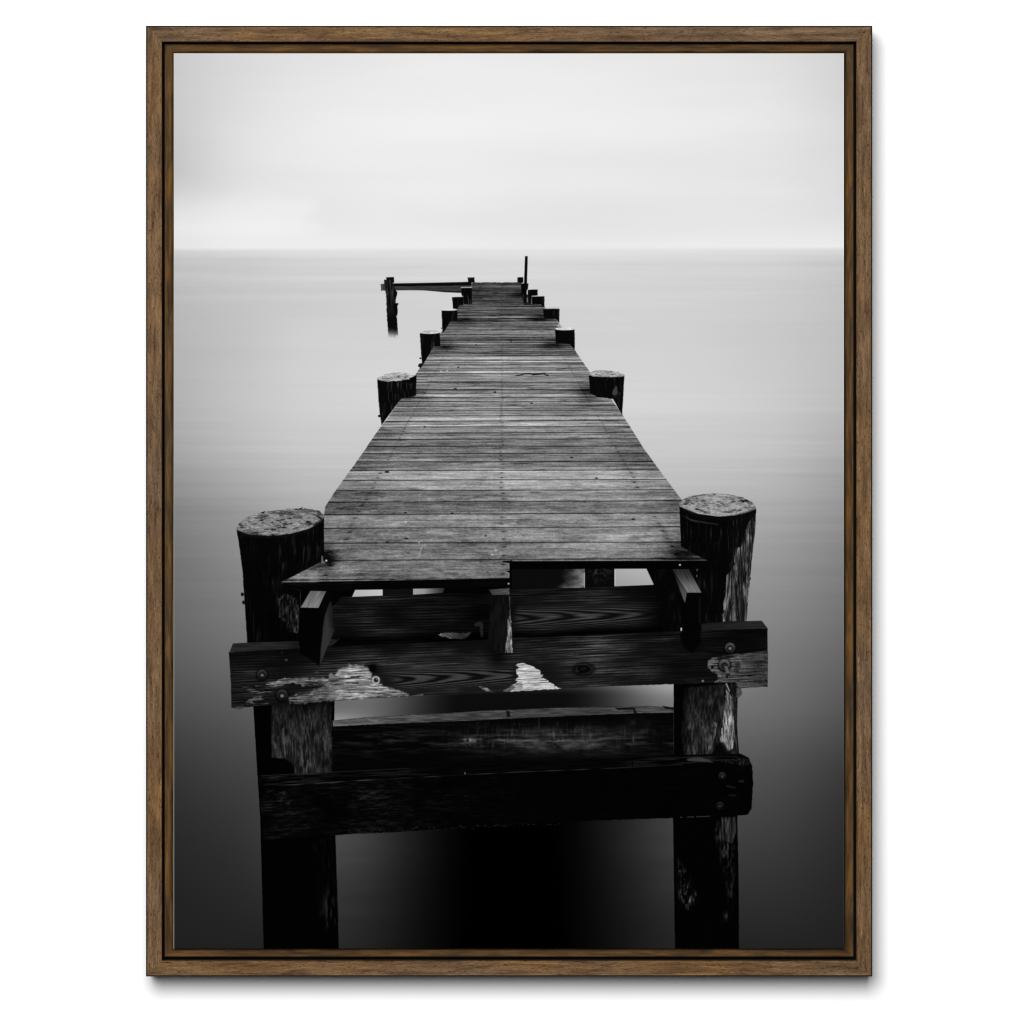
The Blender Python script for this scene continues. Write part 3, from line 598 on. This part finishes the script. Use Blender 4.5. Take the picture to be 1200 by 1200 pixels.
def wood(name, dark, mid, light, fleck=.6, rough=.55, sat=1.0, bumpd=.0004, tone_var=.25):
    """walnut-like: grain runs along the object's X axis"""
    m, nt, b = new_mat(name); N = nt.nodes; L = nt.links
    tc = N.new('ShaderNodeTexCoord'); oi = N.new('ShaderNodeObjectInfo')
    ad = N.new('ShaderNodeVectorMath'); ad.operation = 'ADD'
    sc = N.new('ShaderNodeVectorMath'); sc.operation = 'SCALE'; sc.inputs[0].default_value = (3.1, 7.7, 5.3)
    L.new(oi.outputs['Random'], sc.inputs['Scale']); L.new(tc.outputs['Object'], ad.inputs[0]); L.new(sc.outputs[0], ad.inputs[1])
    def nz(scale, sx, detail=4, rough_=.6, dist=0):
        mp = N.new('ShaderNodeMapping'); mp.inputs['Scale'].default_value = (sx, 1, 1)
        L.new(ad.outputs[0], mp.inputs['Vector'])
        n = N.new('ShaderNodeTexNoise'); n.inputs['Scale'].default_value = scale; n.inputs['Detail'].default_value = detail
        n.inputs['Roughness'].default_value = rough_; n.inputs['Distortion'].default_value = dist
        L.new(mp.outputs[0], n.inputs['Vector']); return n.outputs['Fac']
    def ramp(src, stops):
        r = N.new('ShaderNodeValToRGB'); cr = r.color_ramp
        while len(cr.elements) > 1: cr.elements.remove(cr.elements[-1])
        cr.elements[0].position = stops[0][0]; cr.elements[0].color = (*stops[0][1], 1)
        for p, c in stops[1:]:
            e = cr.elements.new(p); e.color = (*c, 1)
        L.new(src, r.inputs[0]); return r.outputs['Color']
    def mix(a, bb, fac, mode='MIX'):
        mx = N.new('ShaderNodeMix'); mx.data_type = 'RGBA'; mx.blend_type = mode
        if isinstance(fac, (int, float)): mx.inputs['Factor'].default_value = fac
        else: L.new(fac, mx.inputs['Factor'])
        L.new(a, mx.inputs['A'])
        if isinstance(bb, tuple): mx.inputs['B'].default_value = (*bb, 1)
        else: L.new(bb, mx.inputs['B'])
        return mx.outputs['Result']
    base = ramp(nz(260, .10, 5, .65, .4), [(.30, dark), (.48, mid), (.68, light)])
    # broad tint drift along the rail
    hue = ramp(nz(22, .35, 3), [(.35, (1.0 - tone_var * .3, 1.0, 1.0 + tone_var * .4)), (.65, (1.06, 1.0, 1.0 - tone_var))])
    c = mix(base, hue, 1.0, 'MULTIPLY')
    # pores / flecks
    pore = ramp(nz(1000, .22, 3, .65, 1.2), [(.36, (.28,) * 3), (.46, (1,) * 3)])
    c = mix(c, pore, fleck, 'MULTIPLY')
    lite = ramp(nz(700, .20, 3, .6, 1.2), [(.56, (1,) * 3), (.70, (1.6, 1.55, 1.5))])
    c = mix(c, lite, fleck, 'MULTIPLY')
    L.new(c, b.inputs['Base Color'])
    b.inputs['Roughness'].default_value = rough; b.inputs['Specular IOR Level'].default_value = .06
    bp = N.new('ShaderNodeBump'); bp.inputs['Strength'].default_value = .35; bp.inputs['Distance'].default_value = bumpd
    L.new(nz(800, .16, 3, .6, .8), bp.inputs['Height']); L.new(bp.outputs[0], b.inputs['Normal'])
    return m

M_RAIL = wood('walnut_stain', (.048, .024, .010), (.112, .062, .030), (.185, .107, .053), fleck=.9)
M_EDGE = plain('dark_edge_stain_and_shade', (.012, .008, .005), .7)  # stained outer edge; on the inner rail sides, groove shade put into the colour
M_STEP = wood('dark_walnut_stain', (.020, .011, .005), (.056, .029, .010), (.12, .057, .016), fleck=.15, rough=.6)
M_STEPE = plain('dark_groove', (.022, .016, .010), .9, .02)  # near-black colour of the groove walls, step edges and backing board
M_PRINT = print_mat()
M_WHITE = plain('bare_canvas', (.78, .77, .74), .9, .1)
M_WALL = plain('white_wall_paint', (.88, .88, .88), .95, .0, .99)

# =====================================================================
#  GEOMETRY
# =====================================================================
def finish(name, bm, mats, parent=None):
    me = bpy.data.meshes.new(name); bm.normal_update(); bm.to_mesh(me); bm.free()
    for m in mats: me.materials.append(m)
    o = bpy.data.objects.new(name, me); col.objects.link(o)
    if parent is not None: o.parent = parent
    return o

def rail(name, half_len, prof, rot, centre, mats, parent):
    """mitred moulding; profile = list of (t, y, mat) with t measured from the outer
    side inwards (metres), y depth. Local X runs along the rail, local Z points outward."""
    bm = bmesh.new(); n = len(prof)
    ringA = []; ringB = []
    seg = 1
    for t, y, mi in prof:
        hl = half_len - t
        ringA.append(bm.verts.new((-hl, y, -t))); ringB.append(bm.verts.new((hl, y, -t)))
    for i in range(n):
        j = (i + 1) % n
        f = bm.faces.new((ringA[i], ringA[j], ringB[j], ringB[i])); f.material_index = prof[i][2]
    bm.faces.new(ringA[::-1]).material_index = 0; bm.faces.new(ringB).material_index = 0
    bmesh.ops.recalc_face_normals(bm, faces=bm.faces)
    o = finish(name, bm, mats, parent)
    o.location = centre; o.rotation_euler = (0, rot, 0)
    return o

# outer frame rectangle in plan units
OL, OR, OT, OB = 171.0, 1022.4, 30.0, 1144.5
cx = (OL + OR) / 2; cz = (OT + OB) / 2
root = bpy.data.objects.new('framed_print', None); col.objects.link(root)
root.location = (WX(cx), WALL_Y - .003, WZ(OB))
root.empty_display_size = .1
root['label'] = 'black and white pier photograph in a walnut floater frame hung on the white wall'
root['category'] = 'picture'
base = root.location.copy()

def four(name, L_, R_, T_, B_, prof, mats):
    c = ((L_ + R_) / 2, (T_ + B_) / 2); hw = (R_ - L_) / 2 * PX; hh = (B_ - T_) / 2 * PX
    X, Z = WX(c[0]) - base.x, WZ(c[1]) - base.z; Yb = -base.y
    rail(name, hw, prof, 0, (X, Yb, Z + hh), mats, root)               # top
    rail(name, hh, prof, math.pi / 2, (X + hw, Yb, Z), mats, root)     # right
    rail(name, hw, prof, math.pi, (X, Yb, Z - hh), mats, root)         # bottom
    rail(name, hh, prof, -math.pi / 2, (X - hw, Yb, Z), mats, root)    # left

u = PX
WR = 18.7 * u
BACK = WALL_Y - .003
four('rail', OL, OR, OT, OB, [
    (0.0, BACK, 1), (0.0, .0016, 1), (1.1 * u, .0004, 1), (1.7 * u, 0, 0),
    (WR - 1.0 * u, 0, 0), (WR, 1.1 * u, 1), (WR, .022, 1), (WR, .0225, 1), (WR, BACK, 1)], [M_RAIL, M_EDGE])
# recessed inner step of the floater frame
DS = .012                                    # depth of the step behind the rails
def KS(v): return 600 + (v - 600) * (CAM_D + DS) / CAM_D
SL, SR, ST_, SB = KS(OL + 21.0), KS(OR - 21.4), KS(OT + 21.0), KS(OB - 22.6)
SW = 10.6 * u
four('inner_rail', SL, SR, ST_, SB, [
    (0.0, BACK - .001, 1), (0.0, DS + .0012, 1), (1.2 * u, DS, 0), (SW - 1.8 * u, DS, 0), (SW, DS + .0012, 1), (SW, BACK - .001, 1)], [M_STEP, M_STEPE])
# backing board closing the grooves
def box(name, x0, x1, y0, y1, z0, z1, mats, parent=None, off=(0, 0, 0)):
    bm = bmesh.new()
    v = [bm.verts.new((x - off[0], y - off[1], z - off[2])) for x in (x0, x1) for y in (y0, y1) for z in (z0, z1)]
    for f in ((0,1,3,2),(4,6,7,5),(0,4,5,1),(2,3,7,6),(0,2,6,4),(1,5,7,3)): bm.faces.new([v[i] for i in f])
    bmesh.ops.recalc_face_normals(bm, faces=bm.faces)
    return finish(name, bm, mats, parent)
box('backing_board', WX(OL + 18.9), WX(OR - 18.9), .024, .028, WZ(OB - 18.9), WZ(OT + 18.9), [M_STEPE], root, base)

# the print: thin stretched panel with white edges, picture on its face
DP = .006                                   # depth of its face behind the rails
k = (CAM_D + DP) / CAM_D
def KX(px): return WX(px) * k
def KZ(py): return ZC + (WZ(py) - ZC) * k
bm = bmesh.new(); uvl = bm.loops.layers.uv.new('UVMap')
x0, x1, z0, z1 = KX(X0), KX(X1), KZ(Y1), KZ(Y0)
c_ = .5 * u
ed = .7 * u
def V(x, y, z): return bm.verts.new((x - base.x, y - base.y, z - base.z))
f0 = [V(x0, DP, z0), V(x1, DP, z0), V(x1, DP, z1), V(x0, DP, z1)]
rl, rr, rt, rb = x0 - .55 * u, x1 + .25 * u, z1 + .6 * u, z0 - .1 * u
f1 = [V(rl, DP + .0007, rb), V(rr, DP + .0007, rb), V(rr, DP + .0007, rt), V(rl, DP + .0007, rt)]
f2 = [V(rl, .0238, rb), V(rr, .0238, rb), V(rr, .0238, rt), V(rl, .0238, rt)]
face = bm.faces.new(f0); face.material_index = 0
for lp, uv in zip(face.loops, ((0, 0), (1, 0), (1, 1), (0, 1))): lp[uvl].uv = uv
for a, b_ in ((f0, f1), (f1, f2)):
    for i in range(4):
        j = (i + 1) % 4
        q = bm.faces.new((a[i], a[j], b_[j], b_[i])); q.material_index = 1
bm.faces.new(f2[::-1]).material_index = 1
bmesh.ops.recalc_face_normals(bm, faces=bm.faces)
pr = finish('canvas_print', bm, [M_PRINT, M_WHITE], root)
pr['label'] = 'monochrome print of an old wooden pier running out over still water'

# wall
wl = box('wall', -4, 4, WALL_Y, WALL_Y + .1, -1, 5, [M_WALL])
wl['kind'] = 'structure'

# =====================================================================
#  LIGHT AND CAMERA
# =====================================================================
world = bpy.data.worlds.new('World'); scene.world = world; world.use_nodes = True
bg = world.node_tree.nodes['Background']; bg.inputs[0].default_value = (1, 1, 1, 1); bg.inputs[1].default_value = .06

ld = bpy.data.lights.new('softbox', 'AREA'); ld.shape = 'DISK'; ld.size = 2.35; ld.energy = 380
ld.color = (1, 1, 1)
lo = bpy.data.objects.new('softbox', ld); col.objects.link(lo)
D = 5.2
lo.location = (-.090 * D, -D, ZC + .218 * D)
from mathutils import Vector
lo.rotation_euler = (Vector((0, 0, ZC)) - lo.location).to_track_quat('-Z', 'Y').to_euler()

cd = bpy.data.cameras.new('camera'); cam = bpy.data.objects.new('camera', cd); col.objects.link(cam)
cam.location = (0, -CAM_D, ZC); cam.rotation_euler = (math.pi / 2, 0, 0)
cd.sensor_width = 36; cd.lens = 36 * CAM_D / (1200 * PX); cd.clip_end = 100; cd.clip_start = .05
scene.camera = cam
scene.cycles.filter_width = 1.1
vs = scene.view_settings; vs.view_transform = 'Standard'; vs.look = 'None'; vs.exposure = 0; vs.gamma = 1
